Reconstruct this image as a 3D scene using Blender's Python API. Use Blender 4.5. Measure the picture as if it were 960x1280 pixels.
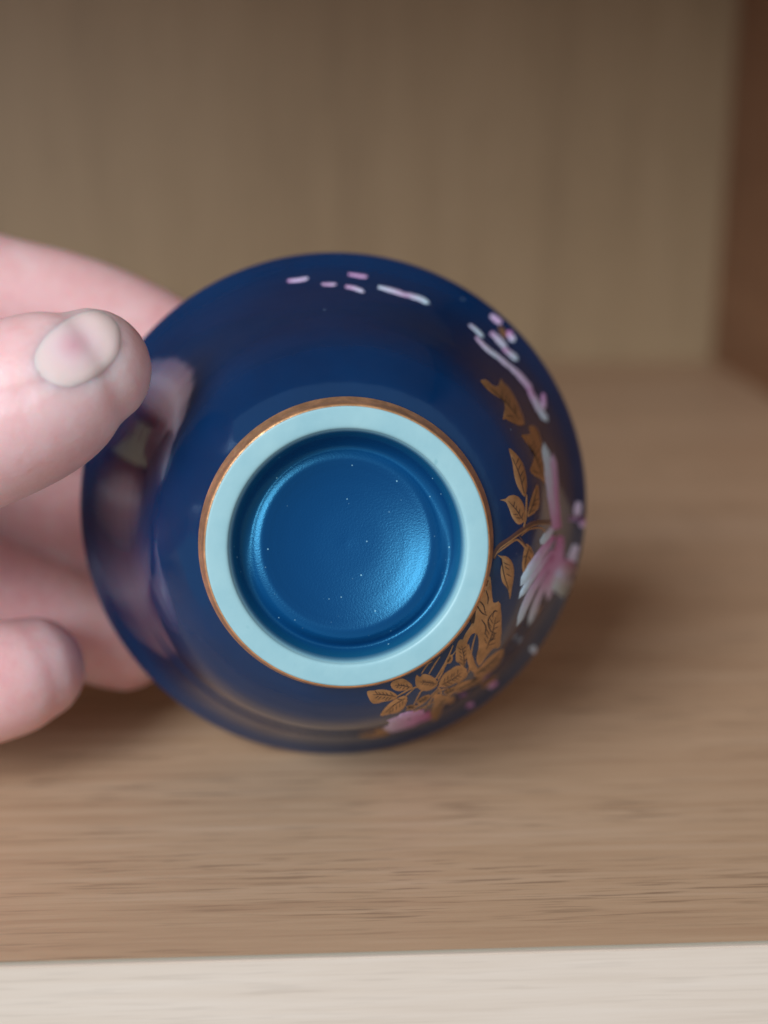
import bpy, bmesh, math, random
import numpy as np
from mathutils import Vector, Matrix
from mathutils.bvhtree import BVHTree
from mathutils.geometry import delaunay_2d_cdt

for o in list(bpy.data.objects): bpy.data.objects.remove(o)
S = bpy.context.scene
COL = S.collection
random.seed(7)

# ------------------------------------------------------------------ camera
F = 1600.0                         # focal length in pixels of the 960 x 1280 photograph
PITCH, YAW = math.radians(17.0), math.radians(2.6)
R_BODY = 0.03155                    # cup radius at the rim, in metres
D_CUP = 0.160                      # camera to the middle of the rim
ZC = 0.0306                        # height of the cup, foot to rim
fw = Vector((math.sin(YAW)*math.cos(PITCH), math.cos(YAW)*math.cos(PITCH), -math.sin(PITCH)))
rt = fw.cross(Vector((0, 0, 1))).normalized()
up = rt.cross(fw).normalized()
def cdir(x, y):                    # pixel -> direction with unit depth
    return fw + rt*((x-480)/F) + up*((640-y)/F)
VPX, FPX = (421, 637), (435, 685)  # middle of the rim and of the foot in the photograph
_mid, _dl = cdir(*VPX)*D_CUP, cdir(*FPX)
D_FOOT = min((abs((_dl*d-_mid).length-ZC), d) for d in [.10+.00002*k for k in range(2800)])[1]
axis = (_mid-_dl*D_FOOT).normalized()      # from the foot towards the mouth
CAM = Vector((0, 0, R_BODY*math.sqrt(1-axis.z**2) - _mid.z + .00003))   # the rim touches the shelf
def at(x, y, d):                   # pixel at depth d (metres)
    return CAM + cdir(x, y)*d
def on_floor(x, y, z=0.0):
    v = cdir(x, y); return CAM + v*((z-CAM.z)/v.z)

cam = bpy.data.cameras.new('camera'); co = bpy.data.objects.new('camera', cam); COL.objects.link(co)
co.matrix_world = Matrix.Translation(CAM) @ Matrix((rt, up, -fw)).transposed().to_4x4()
cam.sensor_fit = 'VERTICAL'; cam.sensor_height = 36; cam.sensor_width = 27
cam.lens = F/1280*36; cam.clip_start = 0.005; cam.clip_end = 50
cam.dof.use_dof = True; cam.dof.focus_distance = D_FOOT+.0016
cam.dof.aperture_fstop = cam.lens/4.3
S.camera = co

# ------------------------------------------------------------------ world and lamps
w = bpy.data.worlds.new('World'); S.world = w; w.use_nodes = True
bg = w.node_tree.nodes['Background']
bg.inputs[0].default_value = (0.88, 0.91, 0.95, 1); bg.inputs[1].default_value = 0.38

def area(name, loc, target, sx, sy, power, col):
    l = bpy.data.lights.new(name, 'AREA'); l.shape = 'RECTANGLE'; l.size = sx; l.size_y = sy
    l.energy = power; l.color = col
    o = bpy.data.objects.new(name, l); COL.objects.link(o); o.location = loc
    o.rotation_euler = (Vector(target)-Vector(loc)).to_track_quat('-Z', 'Y').to_euler()
    return o
area('window_light', (-0.86, -1.12, 0.90), (0, 0.16, 0.03), 0.80, 0.95, 38, (0.86, 0.94, 1.0))
S.view_settings.view_transform = 'Standard'; S.view_settings.look = 'None'
S.view_settings.exposure = 0; S.view_settings.gamma = 1

# ------------------------------------------------------------------ helpers
def srgb(r, g, b):
    f = lambda c: (c/255/12.92 if c <= 10 else ((c/255+0.055)/1.055)**2.4)
    return (f(r), f(g), f(b), 1)
class NT:
    def __init__(s, name):
        s.m = bpy.data.materials.new(name); s.m.use_nodes = True
        s.t = s.m.node_tree; s.n = s.t.nodes; s.b = s.n['Principled BSDF']
    def add(s, kind, **kw):
        n = s.n.new(kind)
        for k, v in kw.items(): setattr(n, k, v)
        return n
    def link(s, a, b): s.t.links.new(a, b)
    def val(s, node, **kw):
        for k, v in kw.items(): node.inputs[k.replace('_', ' ')].default_value = v
    def coords(s, scale=(1, 1, 1), rot=(0, 0, 0)):
        tc = s.add('ShaderNodeTexCoord'); mp = s.add('ShaderNodeMapping')
        mp.inputs['Scale'].default_value = scale; mp.inputs['Rotation'].default_value = rot
        s.link(tc.outputs['Object'], mp.inputs['Vector']); return mp.outputs[0]
    def noise(s, vec, scale, detail=4, rough=.55, dist=0):
        n = s.add('ShaderNodeTexNoise'); n.inputs['Scale'].default_value = scale
        n.inputs['Detail'].default_value = detail; n.inputs['Roughness'].default_value = rough
        n.inputs['Distortion'].default_value = dist
        s.link(vec, n.inputs['Vector']); return n.outputs['Fac']
    def ramp(s, fac, stops, interp='LINEAR'):
        r = s.add('ShaderNodeValToRGB'); r.color_ramp.interpolation = interp
        e = r.color_ramp.elements
        while len(e) < len(stops): e.new(0.5)
        for el, (p, c) in zip(e, stops):
            el.position = p; el.color = c if isinstance(c, tuple) else (c, c, c, 1)
        s.link(fac, r.inputs[0]); return r.outputs[0]
    def mix(s, fac, a, b, mode='MIX'):
        m = s.add('ShaderNodeMix', data_type='RGBA', blend_type=mode)
        for sock, v in ((m.inputs[0], fac), (m.inputs[6], a), (m.inputs[7], b)):
            if hasattr(v, 'links') or hasattr(v, 'is_linked'): s.link(v, sock)
            else: sock.default_value = v
        return m.outputs[2]
    def bump(s, h, strength, dist):
        b = s.add('ShaderNodeBump'); b.inputs['Strength'].default_value = strength
        b.inputs['Distance'].default_value = dist
        s.link(h, b.inputs['Height']); s.link(b.outputs[0], s.b.inputs['Normal'])
        return b

def mesh_obj(name, verts, faces, mat, parent=None, smooth=True):
    me = bpy.data.meshes.new(name); me.from_pydata([tuple(v) for v in verts], [], faces); me.update()
    if smooth: me.polygons.foreach_set('use_smooth', [True]*len(me.polygons))
    me.materials.append(mat)
    o = bpy.data.objects.new(name, me); COL.objects.link(o)
    if parent: o.parent = parent
    return o
def empty(name, label, cat, loc=(0, 0, 0)):
    o = bpy.data.objects.new(name, None); COL.objects.link(o); o.location = loc
    o.empty_display_size = 0.01
    o['label'] = label; o['category'] = cat
    return o
def box(name, lo, hi, mat, parent=None, bev=0.0006):
    bm = bmesh.new(); bmesh.ops.create_cube(bm, size=1)
    c = [(a+b)/2 for a, b in zip(lo, hi)]; d = [b-a for a, b in zip(lo, hi)]
    for v in bm.verts: v.co = Vector([v.co[i]*d[i]+c[i] for i in range(3)])
    if bev: bmesh.ops.bevel(bm, geom=bm.edges[:], offset=bev, segments=2, affect='EDGES')
    me = bpy.data.meshes.new(name); bm.to_mesh(me); bm.free(); me.materials.append(mat)
    o = bpy.data.objects.new(name, me); COL.objects.link(o)
    if parent: o.parent = parent
    return o

# ------------------------------------------------------------------ materials
def wood(name, along, dark, mid, light, fleck=0.5, rough=.42):
    """laminate wood grain; along = axis the grain follows (0 x, 1 y, 2 z)"""
    t = NT(name)
    def sc(a, b): return tuple(a if i == along else b for i in range(3))
    broad = t.noise(t.coords(sc(3.5, 60)), 1, 3, .5, .4)
    fine = t.noise(t.coords(sc(25, 650)), 1, 5, .65, .2)
    fl = t.noise(t.coords(sc(100, 2300)), 1, 2, .5)
    f = t.mix(0.55, broad, fine)
    c = t.ramp(f, [(0.30, dark), (0.50, mid), (0.70, light)])
    fm = t.ramp(fl, [(0.53, 0.0), (0.66, 1.0)])
    gate = t.ramp(t.noise(t.coords(sc(12, 110)), 1, 2), [(0.40, 0.0), (0.56, 1.0)])
    fmask = t.mix(1.0, fm, gate, 'MULTIPLY')
    m = t.add('ShaderNodeMath', operation='MULTIPLY'); t.link(fmask, m.inputs[0]); m.inputs[1].default_value = fleck
    c2 = t.mix(m.outputs[0], c, tuple(x*0.42 for x in dark[:3])+(1,))
    t.link(c2, t.b.inputs['Base Color'])
    t.b.inputs['Roughness'].default_value = rough
    t.bump(fine, 0.12, 0.0003)
    return t.m
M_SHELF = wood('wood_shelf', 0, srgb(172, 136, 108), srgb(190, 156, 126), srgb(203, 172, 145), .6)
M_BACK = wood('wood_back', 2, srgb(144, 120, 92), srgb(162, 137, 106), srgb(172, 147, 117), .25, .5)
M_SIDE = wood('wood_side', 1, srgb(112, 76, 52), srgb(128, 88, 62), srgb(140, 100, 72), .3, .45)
M_BAND = wood('wood_edge_band', 0, srgb(198, 179, 162), srgb(212, 194, 178), srgb(220, 204, 190), .12, .5)
t = NT('glue_line'); t.b.inputs['Base Color'].default_value = srgb(182, 172, 154); t.b.inputs['Roughness'].default_value = .7
M_SEAM = t.m

# cobalt glaze of the body
t = NT('cobalt_glaze')
n = t.noise(t.coords((1, 1, 1)), 90, 4)
c = t.ramp(n, [(0.3, (0.0002, 0.018, 0.070, 1)), (0.7, (0.0003, 0.025, 0.093, 1))])
dv = t.add('ShaderNodeTexVoronoi'); dv.inputs['Scale'].default_value = 420
t.link(t.coords(), dv.inputs['Vector'])
dm = t.ramp(dv.outputs['Distance'], [(0.035, 1.0), (0.07, 0.0)])
dg = t.ramp(t.noise(t.coords(), 260, 2), [(0.60, 0.0), (0.66, 1.0)])
dust = t.mix(1.0, dm, dg, 'MULTIPLY')
c = t.mix(dust, c, srgb(150, 170, 190))
t.link(c, t.b.inputs['Base Color'])
t.val(t.b, Roughness=.10, IOR=1.75)
t.b.inputs['Specular Tint'].default_value = (0.50, 0.74, 1.0, 1)
t.bump(t.noise(t.coords(), 700, 3), .05, .0002)
M_BLUE = t.m

# glaze pooled in the base: paler where it thins against the ring
t = NT('base_glaze')
tc = t.add('ShaderNodeTexCoord'); sx = t.add('ShaderNodeSeparateXYZ'); t.link(tc.outputs['Object'], sx.inputs[0])
cx = t.add('ShaderNodeCombineXYZ'); t.link(sx.outputs[0], cx.inputs[0]); t.link(sx.outputs[1], cx.inputs[1])
ln = t.add('ShaderNodeVectorMath', operation='LENGTH'); t.link(cx.outputs[0], ln.inputs[0])
mr = t.add('ShaderNodeMapRange'); t.link(ln.outputs['Value'], mr.inputs['Value'])
mr.inputs['From Min'].default_value = .0; mr.inputs['From Max'].default_value = .0125*D_FOOT/.1368*1.035
PALE = (0.28, 0.50, 0.55, 1)
c = t.ramp(mr.outputs[0], [(0.0, (0.001, 0.034, 0.135, 1)), (0.70, (0.001, 0.032, 0.125, 1)), (0.80, (0.003, 0.056, 0.17, 1)),
                           (0.90, (0.0015, 0.036, 0.12, 1)), (0.95, (0.008, 0.10, 0.21, 1)), (0.985, PALE)])
dv = t.add('ShaderNodeTexVoronoi'); dv.inputs['Scale'].default_value = 1000
t.link(t.coords(), dv.inputs['Vector'])
dm = t.ramp(dv.outputs['Distance'], [(0.03, 1.0), (0.10, 0.0)])
dg = t.ramp(t.noise(t.coords(), 320, 2), [(0.50, 0.0), (0.58, 1.0)])
c = t.mix(t.mix(1.0, dm, dg, 'MULTIPLY'), c, srgb(150, 200, 215))
t.link(c, t.b.inputs['Base Color'])
t.val(t.b, Roughness=.33, IOR=1.85)
t.b.inputs['Specular Tint'].default_value = (0.14, 0.64, 1.0, 1)
t.bump(t.noise(t.coords((1, 1, 1)), 5200, 2), .14, .00016)
M_BASE = t.m

t = NT('inner_glaze'); t.b.inputs['Base Color'].default_value = (0.62, 0.66, 0.68, 1); t.b.inputs['Roughness'].default_value = .15
M_INNER = t.m
t = NT('pale_foot')
n = t.noise(t.coords(), 160, 4)
c = t.ramp(n, [(0.35, (0.27, 0.47, 0.52, 1)), (0.7, (0.33, 0.53, 0.565, 1))])
sp = t.ramp(t.noise(t.coords(), 420, 1), [(0.735, 0.0), (0.78, 1.0)])
c = t.mix(sp, c, (0.22, 0.42, 0.46, 1))
t.link(c, t.b.inputs['Base Color']); t.val(t.b, Roughness=.42)
t.bump(t.noise(t.coords(), 900, 3), .08, .0003)
M_FOOT = t.m

def gold(name, base, rough, worn):
    t = NT(name)
    n = t.noise(t.coords(), 520, 5, .7)
    c = t.ramp(n, [(0.35, tuple(x*.62 for x in base)+(1,)), (0.62, base+(1,))])
    t.link(c, t.b.inputs['Base Color'])
    t.val(t.b, Metallic=.72, Roughness=rough)
    t.bump(n, worn, .0002)
    return t.m
M_GOLD = gold('gold_leafwork', (0.62, 0.36, 0.175), .38, .35)
M_GOLDBAND = gold('gold_foot_band', (0.96, 0.52, 0.26), .34, .5)
t = NT('engraved_vein'); t.b.inputs['Base Color'].default_value = (0.05, 0.028, 0.022, 1); t.b.inputs['Roughness'].default_value = .5
M_VEIN = t.m
t = NT('bark_line'); t.b.inputs['Base Color'].default_value = (0.10, 0.045, 0.035, 1); t.b.inputs['Roughness'].default_value = .4
M_BARK = t.m
# raised pink and white enamel: pigment runs from white tips to pink hearts
t = NT('petal_enamel')
ca = t.add('ShaderNodeVertexColor'); ca.layer_name = 'pink'
n = t.noise(t.coords(), 1400, 4, .7)
mm = t.add('ShaderNodeMath', operation='MULTIPLY_ADD'); t.link(n, mm.inputs[0]); mm.inputs[1].default_value = .5
sub = t.add('ShaderNodeMath', operation='SUBTRACT'); t.link(ca.outputs[0], sub.inputs[0]); sub.inputs[1].default_value = .25
t.link(sub.outputs[0], mm.inputs[2])
t.b.inputs['Specular IOR Level'].default_value = .3
c = t.ramp(mm.outputs[0], [(0.05, (0.62, 0.80, 0.95, 1)), (0.35, (0.66, 0.58, 0.80, 1)), (0.65, (0.62, 0.30, 0.60, 1)), (0.95, (0.48, 0.10, 0.34, 1))])
t.link(c, t.b.inputs['Base Color']); t.val(t.b, Roughness=.42)
M_PETAL = t.m

# skin
t = NT('skin')
n1 = t.noise(t.coords(), 60, 4, .6); n2 = t.noise(t.coords(), 420, 3, .6)
c = t.ramp(t.mix(.35, n1, n2), [(0.32, (0.74, 0.37, 0.38, 1)), (0.5, (0.79, 0.48, 0.48, 1)), (0.68, (0.82, 0.57, 0.57, 1))])
t.link(c, t.b.inputs['Base Color'])
t.val(t.b, Roughness=.40, IOR=1.5)
t.b.inputs['Subsurface Weight'].default_value = 1.0
t.b.inputs['Subsurface Radius'].default_value = (1.0, 0.26, 0.18)
t.b.inputs['Subsurface Scale'].default_value = 0.006
t.bump(t.noise(t.coords(), 1500, 3), .18, .0004)
M_SKIN = t.m
t = NT('nail')
ca = t.add('ShaderNodeVertexColor'); ca.layer_name = 'bed'
c = t.ramp(ca.outputs[0], [(0.0, (0.78, 0.60, 0.57, 1)), (0.45, (0.76, 0.56, 0.57, 1)), (1.0, (0.68, 0.38, 0.43, 1))])
t.link(c, t.b.inputs['Base Color']); t.val(t.b, Roughness=.27)
t.b.inputs['Subsurface Weight'].default_value = .7
t.b.inputs['Subsurface Radius'].default_value = (1.0, .4, .3); t.b.inputs['Subsurface Scale'].default_value = .0018
M_NAIL = t.m

# ------------------------------------------------------------------ bookcase
pf = on_floor(480, 1193); pb = on_floor(890, 450)
Y0, Y1, XR = pf.y, pb.y, pb.x
XL, HT = -0.60, 0.208
case = empty('bookcase', 'brown wood-grain bookcase compartment with a pale front edge, under the cup', 'bookcase', (0, Y0, 0))
def cbox(name, lo, hi, mat, bev=.0006, parent=None):
    o = box(name, [a-b for a, b in zip(lo, (0, Y0, 0))], [a-b for a, b in zip(hi, (0, Y0, 0))], mat, parent or case, bev)
    return o
shelf = cbox('shelf_board', (XL, Y0+.0004, -.018), (XR, Y1, 0), M_SHELF, .0002)
cbox('glue_line', (XL, Y0+.0001, -.0178), (XR, Y0+.0004, .00005), M_SEAM, 0, shelf)
cbox('edge_band', (XL, Y0-.0004, -.0180), (XR, Y0+.0001, .00003), M_BAND, .0001, shelf)
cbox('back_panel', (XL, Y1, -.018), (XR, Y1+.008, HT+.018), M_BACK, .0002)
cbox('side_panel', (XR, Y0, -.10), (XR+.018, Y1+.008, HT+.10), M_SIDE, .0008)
top = cbox('upper_shelf', (XL, Y0+.0004, HT), (XR, Y1, HT+.018), M_SHELF, .0006)
cbox('edge_band', (XL, Y0-.0012, HT), (XR, Y0+.0003, HT+.018), M_BAND, .0003, top)

# ------------------------------------------------------------------ vase
P_MID = at(*VPX, D_CUP); P_FOOT = at(*FPX, D_FOOT)
xa = axis.cross(Vector((0, 0, 1))).normalized(); ya = axis.cross(xa).normalized()
MV = Matrix((xa, ya, axis)).transposed().to_4x4(); MV.translation = P_FOOT
cup = empty('tea_cup', 'small cobalt blue porcelain cup with gilt leaves and pink flowers, lying on its side', 'cup')
cup.matrix_world = MV
MVI = MV.inverted()

def lathe(prof, seg=192, closed=False):
    vs, fs = [], []
    for r, z in prof:
        for k in range(seg):
            a = 2*math.pi*k/seg; vs.append((r*math.cos(a), r*math.sin(a), z))
    for i in range(len(prof)-1):
        for k in range(seg):
            j = (k+1) % seg
            fs.append((i*seg+k, i*seg+j, (i+1)*seg+j, (i+1)*seg+k))
    return vs, fs
def cr(pts, n):                            # Catmull-Rom through points
    pts = [np.array(p, float) for p in pts]; out = []
    P = [2*pts[0]-pts[1]]+pts+[2*pts[-1]-pts[-2]]
    for i in range(1, len(P)-2):
        for k in range(n):
            u = k/n; a, b, c, d = P[i-1], P[i], P[i+1], P[i+2]
            out.append(.5*((2*b)+(c-a)*u+(2*a-5*b+4*c-d)*u*u+(3*b-a-3*c+d)*u**3))
    out.append(pts[-1]); return out
mm = lambda L: [(r/1000, z/1000) for r, z in L]
# body: from the foot joint through the steep wall to the everted rim
OUT = mm([(14.95, 1.95), (15.25, 2.25), (17.1, 3.6), (18.7, 5.1), (20.4, 7.1), (21.95, 10.0), (23.35, 13.6), (24.7, 17.4), (26.1, 21.1), (27.6, 24.5), (29.3, 27.5), (31.0, 29.6), (31.55, 30.35), (31.5, 30.6)])
body = [tuple(p) for p in cr(OUT, 9)]
vb, fb = lathe(body, 256)
o_body = mesh_obj('body', vb, fb, M_BLUE, cup)
INN = mm([(31.5, 30.6), (31.1, 30.62), (29.3, 28.8), (27.0, 25.6), (25.2, 21.8), (23.4, 17.2), (21.6, 13.2), (19.6, 10.2), (16.5, 8.0), (12, 6.6), (5, 6.1), (0.03, 6.0)])
mesh_obj('inner_wall', *lathe(cr(INN, 6), 160), M_INNER, cup)
FS = D_FOOT/.1368*1.035                          # the foot is seen at this scale
mf = lambda L: [(r_*FS/1000, z_*FS/1000) for r_, z_ in L]
# foot ring: pale face, rounded shoulders
foot = cr(mf([(12.25, 0.42), (12.45, 0.10), (12.95, 0.0), (14.3, 0.0), (14.6, 0.06), (14.78, 0.28), (14.98, 1.2), (15.2, 2.0), (15.3, 2.4)]), 6)
mesh_obj('foot_ring', *lathe(foot, 192), M_FOOT, cup)
gb = cr(mf([(14.64, 0.04), (14.86, 0.26), (15.08, 1.1), (15.36, 1.9), (15.50, 2.25), (15.62, 2.5)]), 6)
mesh_obj('gold_band', *lathe(gb, 192), M_GOLDBAND, cup)
rec = cr(mf([(12.28, 0.40), (12.05, 0.8), (11.8, 1.7), (11.45, 2.55), (10.9, 3.05), (10.2, 3.12), (9.6, 2.92), (9.0, 2.80), (8.4, 2.93), (7.6, 3.18), (6, 3.58), (3.5, 3.95), (0.02, 4.1)]), 8)
rv, rf = lathe(rec, 192)
tilt = MVI.to_3x3() @ Vector((0, 0, 1))        # base floor tilted on purpose, shaped so the window's glow falls to one side
def glow_tilt(v):
    k = max(0, min(1, (.0112-math.hypot(v[0], v[1]))/.0016)); k = k*k*(3-2*k)
    return (v[0], v[1], v[2]+k*math.tan(math.radians(8))*(v[0]*tilt.x+v[1]*tilt.y))
mesh_obj('base_recess', [glow_tilt(v) for v in rv], rf, M_BASE, cup)

# --- painted relief on the body: outlines laid on the glaze
bvh = BVHTree.FromPolygons([Vector(v) for v in vb], fb)
cam_l = MVI @ CAM
def hit(x, y):
    d = (MVI.to_3x3() @ cdir(x, y)).normalized()
    p, n, i, dist = bvh.ray_cast(cam_l, d)
    if p is None:                          # just past the outline of the cup: nearest point of the glaze
        q = cam_l + d*((Vector((0, 0, ZC))-cam_l).dot(d))
        p, n, i, dist = bvh.find_nearest(q)
    if n.x*p.x+n.y*p.y < 0: n = -n
    return p, n
def inside_dist(p, poly):
    x, y = p; ins = False; dm = 1e9
    for i in range(len(poly)):
        (x1, y1), (x2, y2) = poly[i], poly[(i+1) % len(poly)]
        if (y1 > y) != (y2 > y) and x < (x2-x1)*(y-y1)/(y2-y1)+x1: ins = not ins
        L = (x2-x1)**2+(y2-y1)**2 or 1e-9
        u = max(0, min(1, ((x-x1)*(x2-x1)+(y-y1)*(y2-y1))/L))
        dm = min(dm, math.hypot(x-x1-u*(x2-x1), y-y1-u*(y2-y1)))
    return ins, dm
def smooth_poly(poly, n=3, jit=0):
    P = [np.array(p, float) for p in poly]; N = len(P); out = []
    for i in range(N):
        a, b, c, d = P[i-1], P[i], P[(i+1) % N], P[(i+2) % N]
        for k in range(n):
            u = k/n
            q = .5*((2*b)+(c-a)*u+(2*a-5*b+4*c-d)*u*u+(3*b-a-3*c+d)*u**3)
            out.append((q[0]+random.uniform(-jit, jit), q[1]+random.uniform(-jit, jit)))
    return out
def relief(name, poly, mat, h, edge, step=3.0, pink=None, base=1.5e-5, parent=None):
    """patch of the outline poly (photo pixels) laid on the glaze; h metres proud"""
    xs = [p[0] for p in poly]; ys = [p[1] for p in poly]
    pts = [Vector(p) for p in poly]; nb = len(pts)
    y = min(ys)+step*.5
    while y < max(ys):
        x = min(xs)+step*.5
        while x < max(xs):
            q = (x+random.uniform(-.2, .2)*step, y+random.uniform(-.2, .2)*step)
            ins, dm = inside_dist(q, poly)
            if ins and dm > step*.35: pts.append(Vector(q))
            x += step
        y += step
    r = delaunay_2d_cdt(pts, [(i, (i+1) % nb) for i in range(nb)], [], 1, 1e-4)
    vs, fs, cols = [], [list(f) for f in r[2]], []
    for v in r[0]:
        ins, dm = inside_dist((v.x, v.y), poly)
        p, n = hit(v.x, v.y)
        k = min(1, dm/edge); hh = base + h*math.sqrt(max(0, 1-(1-k)**2))
        vs.append(p+n*hh)
        if pink: cols.append(pink(v.x, v.y))
    o = mesh_obj(name, vs, fs, mat, parent or o_body)
    # outward faces
    me = o.data
    if me.polygons and sum(p.normal.x*p.center.x+p.normal.y*p.center.y for p in me.polygons) < 0: me.flip_normals()
    if pink:
        ca = me.color_attributes.new('pink', 'FLOAT_COLOR', 'POINT')
        for i, c_ in enumerate(cols): ca.data[i].color = (c_, c_, c_, 1)
    return o
def ribbon(name, line, w, mat, h=6e-5, base=1.5e-5, taper=True, parent=None):
    L = cr(line, 5); N = len(L); left, right = [], []
    for i, p in enumerate(L):
        d = L[min(i+1, N-1)]-L[max(i-1, 0)]; d = d/(np.linalg.norm(d)+1e-9); nn = np.array((-d[1], d[0]))
        k = w*(0.45+0.55*math.sin(math.pi*min(1, (i+1)/N*1.0))) if taper else w
        left.append(p+nn*k/2); right.append(p-nn*k/2)
    vs, fs = [], []
    for i in range(N):
        m = (left[i]+right[i])/2
        for q, hh in ((left[i], base), (m, base+h), (right[i], base)):
            p, n = hit(*q); vs.append(p+n*hh)
    for i in range(N-1):
        for k in (0, 1): fs.append((i*3+k, i*3+k+1, i*3+k+4, i*3+k+3))
    o = mesh_obj(name, vs, fs, mat, parent or o_body); me = o.data
    if sum(p.normal.x*p.center.x+p.normal.y*p.center.y for p in me.polygons) < 0: me.flip_normals()
    return o
def veins(leaf, poly, tip, stem, n=4, wid=1.25, both=True):
    tip, stem = np.array(tip, float), np.array(stem, float)
    d = tip-stem; L = np.linalg.norm(d); d /= L; nn = np.array((-d[1], d[0]))
    B = 8.2e-5
    ribbon('vein', [stem+d*L*.05, stem+d*L*.45+nn*L*.03, stem+d*L*.85], wid, M_VEIN, 8e-6, B, parent=o_body)
    for i in range(n):
        for s in ((-1, 1) if both else (1,)):
            a = stem+d*L*(.15+.65*i/n+random.uniform(-.03, .03))+nn*s*L*.03
            b = a+d*L*.11+nn*s*L*random.uniform(.09, .14)
            if inside_dist(tuple(b), poly)[0]: ribbon('vein', [a, (a+b)/2+d*.3, b], wid*.85, M_VEIN, 8e-6, B, parent=o_body)

C1 = lambda L: [(580+x/5.82, 380+y/5.82) for x, y in L]
C2 = lambda L: [(580+x/4.925, 540+y/4.925) for x, y in L]
C3 = lambda L: [(420+x/3.4286, 720+y/3.4286) for x, y in L]
C4 = lambda L: [(300+x/2.8235, 310+y/2.8235) for x, y in L]
H_LEAF = 6e-5
def leaf(pts, tip=None, stem=None, n=4, jit=.15):
    pl = smooth_poly(pts, 3, jit)
    o = relief('leaf', pl, M_GOLD, H_LEAF, 1.6, 2.6)
    if tip: veins(o, pl, tip, stem, n)
    return o
# gilt leaves of the upper spray
q = lambda C, p: C([p])[0]
leaf(C2([(275, 100), (298, 190), (307, 260), (328, 335), (372, 400), (386, 350), (383, 270), (360, 190), (320, 135)]), q(C2, (280, 115)), q(C2, (372, 395)), 5)
leaf(C2([(220, 418), (255, 430), (275, 470), (298, 530), (330, 568), (360, 560), (380, 530), (370, 460), (345, 410), (315, 390), (280, 392), (252, 412)]), q(C2, (255, 405)), q(C2, (365, 550)), 4)
leaf(C2([(450, 320), (415, 400), (400, 460), (390, 522), (430, 500), (460, 460), (462, 390)]), q(C2, (450, 330)), q(C2, (395, 515)), 4)
leaf(C2([(205, 755), (235, 790), (225, 850), (235, 920), (270, 970), (282, 1030), (295, 960), (308, 870), (295, 800), (260, 765), (225, 762)]), q(C2, (282, 1010)), q(C2, (225, 765)), 5)
leaf(C2([(375, 700), (358, 800), (365, 872), (395, 815), (428, 765), (415, 715), (390, 690)]), q(C2, (365, 860)), q(C2, (400, 700)), 3)
leaf(C1([(120, 565), (200, 650), (295, 720), (282, 835), (305, 838), (345, 862), (400, 885), (440, 870), (420, 790), (370, 680), (330, 612), (285, 570), (268, 545), (245, 595), (210, 590), (160, 548)]), q(C1, (150, 570)), q(C1, (415, 860)), 6, .3)
leaf(C1([(415, 955), (470, 1030), (510, 1110), (480, 1200), (500, 1240), (560, 1275), (590, 1310), (585, 1180), (566, 1060), (560, 985), (540, 920), (500, 880), (470, 900), (480, 945)]), q(C1, (440, 950)), q(C1, (570, 1270)), 6, .3)
ribbon('stem', C2([(385, 385), (384, 450), (380, 530), (362, 605)]), 2.6, M_GOLD)
ribbon('stem', C2([(178, 778), (215, 705), (280, 660), (360, 600), (430, 560), (535, 552)]), 5.5, M_BARK, 9e-5, taper=False)
ribbon('stem', C2([(183, 770), (218, 718), (285, 668), (362, 613), (432, 572), (535, 566)]), 1.8, M_GOLD, 5e-5, 9e-5)
ribbon('stem', C2([(200, 748), (262, 702), (318, 664), (350, 680), (385, 725), (410, 770)]), 2.6, M_GOLD)
ribbon('stem', C2([(335, 635), (372, 690), (405, 728), (420, 755)]), 2.0, M_BARK)
ribbon('stem', C2([(350, 640), (400, 600), (470, 590), (505, 620)]), 2.2, M_GOLD)
# the lower spray under the foot
leaf(C3([(133, 495), (160, 490), (200, 485), (240, 495), (264, 515), (245, 530), (200, 540), (160, 547), (142, 525)]), q(C3, (140, 505)), q(C3, (260, 515)), 5)
leaf(C3([(235, 460), (255, 445), (290, 440), (320, 460), (327, 477), (300, 488), (265, 493), (240, 480)]), q(C3, (240, 465)), q(C3, (322, 475)), 4)
leaf(C3([(188, 598), (215, 560), (250, 530), (300, 512), (302, 545), (275, 580), (230, 593)]), q(C3, (195, 594)), q(C3, (300, 518)), 5)
leaf(C3([(340, 440), (346, 424), (362, 432), (372, 420), (400, 424), (430, 445), (432, 470), (400, 490), (365, 490), (343, 470)]), q(C3, (348, 450)), q(C3, (430, 462)), 5)
leaf(C3([(513, 330), (516, 300), (532, 272), (560, 282), (564, 330), (552, 380), (545, 412), (530, 375), (514, 365)]), q(C3, (535, 280)), q(C3, (548, 395)), 5)
leaf(C3([(440, 472), (458, 425), (490, 400), (522, 384), (560, 398), (552, 435), (520, 455), (480, 474)]), q(C3, (555, 400)), q(C3, (445, 468)), 5)
leaf(C3([(400, 604), (418, 545), (425, 505), (470, 512), (508, 520), (498, 543), (462, 552), (448, 590), (425, 618)]), q(C3, (412, 606)), q(C3, (470, 520)), 4, .3)
leaf(C3([(578, 210), (600, 150), (618, 90), (632, 20), (662, 5), (672, 112), (704, 120), (706, 290), (672, 312), (645, 345), (615, 384), (600, 352), (612, 290), (600, 245), (575, 258), (555, 300), (540, 285), (552, 250)]), q(C3, (690, 150)), q(C3, (640, 320)), 5, .3)
leaf(C3([(568, 290), (580, 330), (596, 372), (606, 402), (585, 412), (566, 380), (560, 330)]), jit=.2)
leaf(C3([(590, 415), (620, 385), (660, 345), (718, 312), (705, 365), (660, 412), (610, 440)]), q(C3, (712, 318)), q(C3, (596, 420)), 6, .4)  # gilt leaf shape painted in for a faint gold reflection on the glaze
leaf(C3([(500, 478), (545, 452), (600, 440), (640, 415), (625, 452), (570, 480), (520, 500)]), q(C3, (632, 422)), q(C3, (508, 488)), 5, .4)
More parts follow.
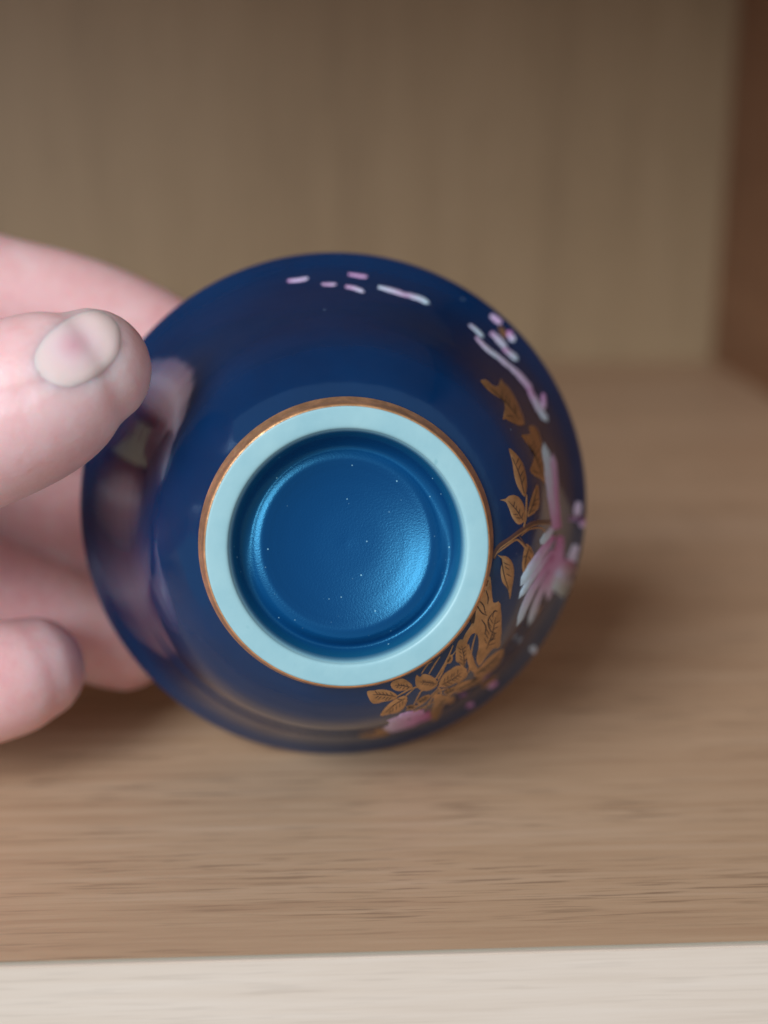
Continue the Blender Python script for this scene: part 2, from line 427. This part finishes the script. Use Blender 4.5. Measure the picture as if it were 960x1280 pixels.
leaf(C3([(95, 682), (160, 672), (185, 657), (242, 658), (215, 682), (170, 690), (120, 692)]), jit=.3)
for L_, w_ in (([(262, 515), (330, 480), (436, 462)], 2.2), ([(300, 512), (335, 482)], 1.8), ([(366, 418), (392, 380), (412, 366)], 1.8), ([(398, 420), (425, 375), (446, 345)], 1.8),
               ([(424, 445), (470, 370), (502, 296)], 2.4), ([(436, 440), (455, 415), (480, 345)], 1.8), ([(432, 462), (470, 380), (520, 312)], 1.8), ([(330, 560), (360, 500), (376, 488)], 1.8),
               ([(300, 575), (370, 545), (440, 480)], 2.2), ([(310, 590), (380, 560), (430, 530)], 1.8), ([(436, 470), (450, 500), (440, 520)], 2.4), ([(548, 395), (560, 425), (520, 460)], 2.2),
               ([(566, 415), (580, 380), (572, 330)], 2.2), ([(600, 245), (585, 300), (568, 400)], 1.8), ([(480, 480), (430, 500), (380, 570)], 2.0), ([(540, 470), (500, 500), (450, 540)], 2.0)):
    ribbon('stem', C3(L_), w_, M_GOLD)
leaf(C3([(460, 500), (490, 478), (520, 470), (512, 492), (484, 510)]), q(C3, (516, 474)), q(C3, (466, 502)), 3)
leaf(C3([(345, 540), (372, 515), (402, 508), (392, 530), (365, 548)]), q(C3, (398, 512)), q(C3, (350, 540)), 3)
leaf(C3([(470, 372), (478, 348), (496, 336), (500, 356), (490, 374)]), q(C3, (494, 340)), q(C3, (474, 370)), 3)
leaf(C3([(300, 560), (322, 552), (345, 560), (325, 574)]), q(C3, (342, 560)), q(C3, (304, 562)), 3)
leaf(C3([(620, 470), (655, 440), (690, 428), (676, 452), (645, 476)]), q(C3, (686, 430)), q(C3, (626, 468)), 4)
for L_ in ([(600, 120), (622, 155), (646, 168)], [(606, 100), (630, 125), (638, 160)], [(668, 158), (650, 190), (660, 232), (684, 245)], [(690, 150), (676, 150), (668, 175)], [(650, 285), (672, 262), (678, 240)], [(640, 60), (650, 90), (648, 120)], [(622, 185), (640, 215), (636, 250)]):
    ribbon('vein', C3(L_), 1.7, M_VEIN, 8e-6, 8.2e-5)
relief('vein', smooth_poly(C3([(574, 195), (582, 165), (596, 146), (594, 180), (588, 202)])), M_VEIN, 8e-6, 1, 2.5, base=8.2e-5)

# enamel petals: stroke from heart to tip
def petal(a, b, wid, pk0=.85, pk1=.05, bend=0.0, h=1.0e-4):
    a, b = np.array(a, float), np.array(b, float); d = b-a; L = np.linalg.norm(d); d /= L; nn = np.array((-d[1], d[0]))
    N = 9; lft, rgt = [], []
    for i in range(N):
        u = i/(N-1); wv = wid*(0.38+0.62*math.sin(math.pi*min(1, .12+.62*u)))*(math.sqrt(max(0, 1-((u-.82)/.18)**2)) if u > .82 else 1)
        c = a+d*L*u+nn*bend*L*math.sin(math.pi*u)
        lft.append(tuple(c+nn*wv/2*(1+random.uniform(-.1, .1)))); rgt.append(tuple(c-nn*wv/2*(1+random.uniform(-.1, .1))))
    poly = lft[:-1]+[tuple(b)]+rgt[:-1][::-1]
    pink = lambda x, y: pk0+(pk1-pk0)*max(0, min(1, ((x-a[0])*d[0]+(y-a[1])*d[1])/L))**.8
    return relief('petal', poly, M_PETAL, h, max(2.0, wid*.5), max(2.0, wid/3.2), pink, 2e-5)
def P(C, a, b, wd, *k, **kw):
    A, B = C([a, b]); s = {C1: 5.82, C2: 4.925, C3: 3.4286, C4: 2.8235}[C]
    petal(A, B, wd/s, *k, **kw)
P(C2, (583, 590), (545, 130), 50, .9, .45, -.02)
P(C2, (562, 600), (490, 62), 62, .75, -.05, .01)
P(C2, (592, 640), (575, 900), 60, .9, .5, .0)
P(C2, (575, 700), (515, 1040), 46, .9, .35, .02)
P(C2, (545, 590), (470, 692), 46, .4, -.1)
P(C2, (552, 640), (345, 950), 56, .95, -.15, .02)
P(C2, (545, 730), (334, 1028), 38, .8, -.1, .02)
P(C2, (565, 800), (395, 1195), 40, 1.0, .0, .03)
P(C2, (558, 760), (322, 1200), 44, 1.0, -.05, .04)
P(C2, (690, 695), (622, 905), 60, .3, .3)
P(C2, (700, 800), (608, 1022), 66, .75, -.1)
P(C2, (705, 430), (694, 522), 48, .35, .35)
P(C2, (736, 520), (722, 590), 40, .8, .4)
for a, b, wd, p0, p1 in (((38, 150), (142, 248), 34, .3, .0), ((85, 240), (262, 398), 44, .5, .1), ((200, 345), (345, 470), 46, .2, .35), ((320, 440), (500, 640), 56, .3, .5),
                         ((460, 590), (608, 860), 62, .75, .0), ((575, 650), (580, 770), 44, .7, .4), ((195, 205), (312, 325), 58, .55, .1), ((285, 320), (392, 412), 54, .7, .0),
                         ((195, 80), (275, 145), 52, .45, .5), ((320, 195), (365, 275), 58, .9, .1)):
    P(C1, a, b, wd*.82, p0, p1, random.uniform(-.04, .04))
leaf(C1([(250, 165), (285, 170), (310, 215), (300, 250), (270, 225)]))
for a, b, wd, p0, p1 in (((168, 116), (243, 106), 20, .6, .3), ((288, 128), (342, 128), 17, .5, .4), ((382, 92), (452, 102), 19, .6, .5), ((372, 136), (440, 156), 22, .6, .2),
                         ((488, 138), (600, 172), 26, .1, .5), ((575, 163), (670, 197), 30, .6, -.1)):
    P(C4, a, b, wd*.62, p0, p1+.05, random.uniform(-.06, .06))
P(C3, (402, 588), (200, 652), 62, .95, .35)
P(C3, (380, 580), (262, 606), 30, .7, .5)
P(C3, (850, 330), (840, 300), 26, .2, .1)
P(C3, (690, 455), (650, 478), 22, .8, .5)
P(C3, (560, 560), (590, 545), 16, .8, .6)

# ------------------------------------------------------------------ hand
def limb(pts, seg=28, n=6):
    """tapered tube with round ends through (x px, y px, depth cm, radius mm) points"""
    Q = []
    for x, y, d, r in pts:
        p = at(x, y, d/100); Q.append((p.x, p.y, p.z, r/1000))
    C = cr(Q, n); vs, fs = [], []
    # round caps
    def cap(e, nx):
        c, r = Vector(e[:3]), e[3]; d = (c-Vector(nx[:3])).normalized(); out = []
        for a in (80, 62, 44, 24): out.append((c+d*r*math.sin(math.radians(a)), r*math.cos(math.radians(a))))
        return out
    rings = cap(C[0], C[1])+[(Vector(c[:3]), c[3]) for c in C]+cap(C[-1], C[-2])[::-1]
    prev = None
    for i, (c, r) in enumerate(rings):
        t_ = (rings[min(i+1, len(rings)-1)][0]-rings[max(i-1, 0)][0]).normalized()
        if prev is None: prev = t_.orthogonal().normalized()
        prev = (prev-t_*prev.dot(t_)).normalized(); b_ = t_.cross(prev)
        for k in range(seg):
            a = 2*math.pi*k/seg; vs.append(c+(prev*math.cos(a)+b_*math.sin(a))*r)
    for i in range(len(rings)-1):
        for k in range(seg):
            j = (k+1) % seg; fs.append((i*seg+k, i*seg+j, (i+1)*seg+j, (i+1)*seg+k))
    fs.append(tuple(range(seg))[::-1]); fs.append(tuple(range((len(rings)-1)*seg, len(rings)*seg)))
    return vs, fs
WR = (-820, 680, 16.5, 24)
LIMBS = [
    # thumb
    [(112, 462, 12.8, 6.2), (88, 474, 12.75, 7.45), (40, 498, 12.75, 8.45), (-30, 530, 12.8, 8.7), (-110, 565, 13.0, 8.5), (-230, 605, 13.9, 9.5), (-360, 630, 15.1, 11.5), (-540, 650, 16.3, 16), WR],
    # index
    [(270, 500, 17.6, 6.4), (215, 444, 17.4, 7.2), (110, 398, 17.2, 7.8), (0, 374, 17.0, 8.3), (-120, 350, 16.8, 8.7), (-300, 400, 16.9, 10), (-540, 530, 17.2, 14), WR],
    # middle
    [(190, 676, 17.4, 7.0), (100, 653, 17.2, 8.1), (0, 620, 17.0, 8.5), (-120, 585, 16.8, 8.8), (-300, 560, 17.0, 10), (-540, 620, 17.4, 14), WR],
    # ring
    [(155, 803, 17.0, 6.5), (105, 784, 16.9, 7.1), (40, 756, 16.7, 7.4), (-50, 720, 16.5, 7.8), (-160, 680, 16.5, 8.8), (-310, 670, 16.8, 9.6), (-540, 690, 17.0, 13), WR],
    # little finger
    [(38, 838, 15.3, 6.5), (8, 848, 15.15, 7.1), (-60, 860, 15.0, 7.4), (-150, 850, 15.1, 7.7), (-280, 810, 15.6, 9.0), (-540, 760, 16.6, 12), WR],
    # web between thumb and index
    [(-20, 470, 16.2, 6.0), (-90, 480, 15.8, 10), (-200, 520, 15.8, 13), (-400, 590, 16.2, 15)],
    # wrist and forearm
    [WR, (-1150, 690, 14.0, 25), (-1900, 600, 10.5, 30)],
]
V, Fc = [], []
for L_ in LIMBS:
    vs, fs = limb(L_); off = len(V); V += vs; Fc += [tuple(i+off for i in f) for f in fs]
me = bpy.data.meshes.new('hand'); me.from_pydata([tuple(v) for v in V], [], Fc); me.update()
tmp = bpy.data.objects.new('hand_tmp', me); COL.objects.link(tmp)
m = tmp.modifiers.new('r', 'REMESH'); m.mode = 'VOXEL'; m.voxel_size = 0.00055
m = tmp.modifiers.new('s', 'SMOOTH'); m.factor = .5; m.iterations = 6
hm = bpy.data.meshes.new_from_object(tmp.evaluated_get(bpy.context.evaluated_depsgraph_get()))
bpy.data.objects.remove(tmp)
# flatten the pads against the cup, press in creases
nv = len(hm.vertices); A = np.empty(nv*3); hm.vertices.foreach_get('co', A); A = A.reshape(-1, 3)
Rm = np.array(MVI.to_3x3()); lv = (A-np.array(P_FOOT))@Rm.T
rr = np.hypot(lv[:, 0], lv[:, 1]); zz = lv[:, 2]
bz = np.array([p[1] for p in body]); br = np.array([p[0] for p in body])
want = np.interp(zz, bz, br)+.00012
ins = (zz > .001) & (zz < ZC+.0004) & (rr < want)
lv[ins, 0] *= want[ins]/rr[ins]; lv[ins, 1] *= want[ins]/rr[ins]
# soften the pressed pads
ed = np.empty(len(hm.edges)*2, dtype=np.int64); hm.edges.foreach_get('vertices', ed); ed = ed.reshape(-1, 2)
deg = np.bincount(ed.ravel(), minlength=nv).astype(float); near = ins.astype(float)
def spread(q):
    o = np.zeros_like(q); np.add.at(o, ed[:, 0], q[ed[:, 1]]); np.add.at(o, ed[:, 1], q[ed[:, 0]])
    return o/(deg[:, None] if q.ndim == 2 else deg)
for k in range(14): near = np.maximum(near, spread(near))
near = np.clip(near*3, 0, 1)[:, None]
for k in range(60): lv = lv+near*.6*(spread(lv)-lv)
A = lv@np.linalg.inv(Rm).T+np.array(P_FOOT)
rel = A-np.array(CAM); dep = rel@np.array(fw); px = 480+rel@np.array(rt)/dep*F; py = 640-rel@np.array(up)/dep*F
N_ = np.empty(nv*3); hm.vertices.foreach_get('normal', N_); N_ = N_.reshape(-1, 3)
def crease(line, depth, sig, dmin, dmax):
    global A
    L = cr(line, 8); dd = np.full(nv, 1e9)
    for a, b in zip(L[:-1], L[1:]):
        e = b-a; l2 = e@e; u = np.clip(((px-a[0])*e[0]+(py-a[1])*e[1])/l2, 0, 1)
        dd = np.minimum(dd, np.hypot(px-a[0]-u*e[0], py-a[1]-u*e[1]))
    wgt = np.exp(-(dd/sig)**2)*((dep > dmin) & (dep < dmax))*np.clip(-(N_@np.array(fw)), 0, 1)
    A = A-N_*(wgt*depth)[:, None]
crease([(-40, 500), (0, 492), (30, 486), (52, 478)], .00022, 10, .10, .16)
crease([(-40, 520), (0, 508), (36, 500)], .00015, 9, .10, .16)
crease([(-40, 478), (0, 472), (34, 462)], .00012, 9, .10, .16)
# nail fold round the thumb nail
NAIL = smooth_poly([(42, 450), (54, 424), (82, 400), (116, 388), (141, 398), (151, 420), (145, 447), (123, 469), (86, 484), (55, 474)], 4)
nb_ = NAIL+[NAIL[0]]
crease([(112, 384), (144, 394), (155, 420), (149, 449), (125, 473), (86, 488), (56, 478)], .00010, 6, .10, .145)
hm.vertices.foreach_set('co', A.reshape(-1)); hm.update()
hm.polygons.foreach_set('use_smooth', [True]*len(hm.polygons))
hm.materials.clear(); hm.materials.append(M_SKIN)
hand = bpy.data.objects.new('hand', hm); COL.objects.link(hand)
hand['label'] = 'fair-skinned hand reaching in to grip the blue cup, short thumbnail in view'; hand['category'] = 'hand'
hb = BVHTree.FromPolygons([Vector(v) for v in A], [tuple(p.vertices) for p in hm.polygons])
# nail: laid on the thumb, slightly domed
xs = [p[0] for p in NAIL]; ys = [p[1] for p in NAIL]; pts = [Vector(p) for p in NAIL]; nbd = len(pts)
for yy in np.arange(min(ys), max(ys), 5):
    for xx in np.arange(min(xs), max(xs), 5):
        i_, d_ = inside_dist((xx, yy), NAIL)
        if i_ and d_ > 2: pts.append(Vector((xx, yy)))
r = delaunay_2d_cdt(pts, [(i, (i+1) % nbd) for i in range(nbd)], [], 1, 1e-4)
vs, bed = [], []
for v in r[0]:
    bed.append(max(0, 1-math.hypot((v.x-92)/42, (v.y-432)/38)))
    d = cdir(v.x, v.y).normalized(); p, n, i, ds = hb.ray_cast(CAM, d)
    if p is None: p, n, i, ds = hb.find_nearest(CAM+d*.1315)
    k = min(1, inside_dist((v.x, v.y), NAIL)[1]/12)
    ub = max(0, min(1, (v.x-50)/70))     # the nail rises out of the cuticle
    vs.append(p+n*(.00002+.00016*ub*math.sqrt(1-(1-k)**2)))
nl = mesh_obj('nail', vs, [list(f) for f in r[2]], M_NAIL, hand)
if sum(p.normal.dot(fw) for p in nl.data.polygons) > 0: nl.data.flip_normals()
ca = nl.data.color_attributes.new('bed', 'FLOAT_COLOR', 'POINT')
for i, c_ in enumerate(bed): ca.data[i].color = (c_, c_, c_, 1)
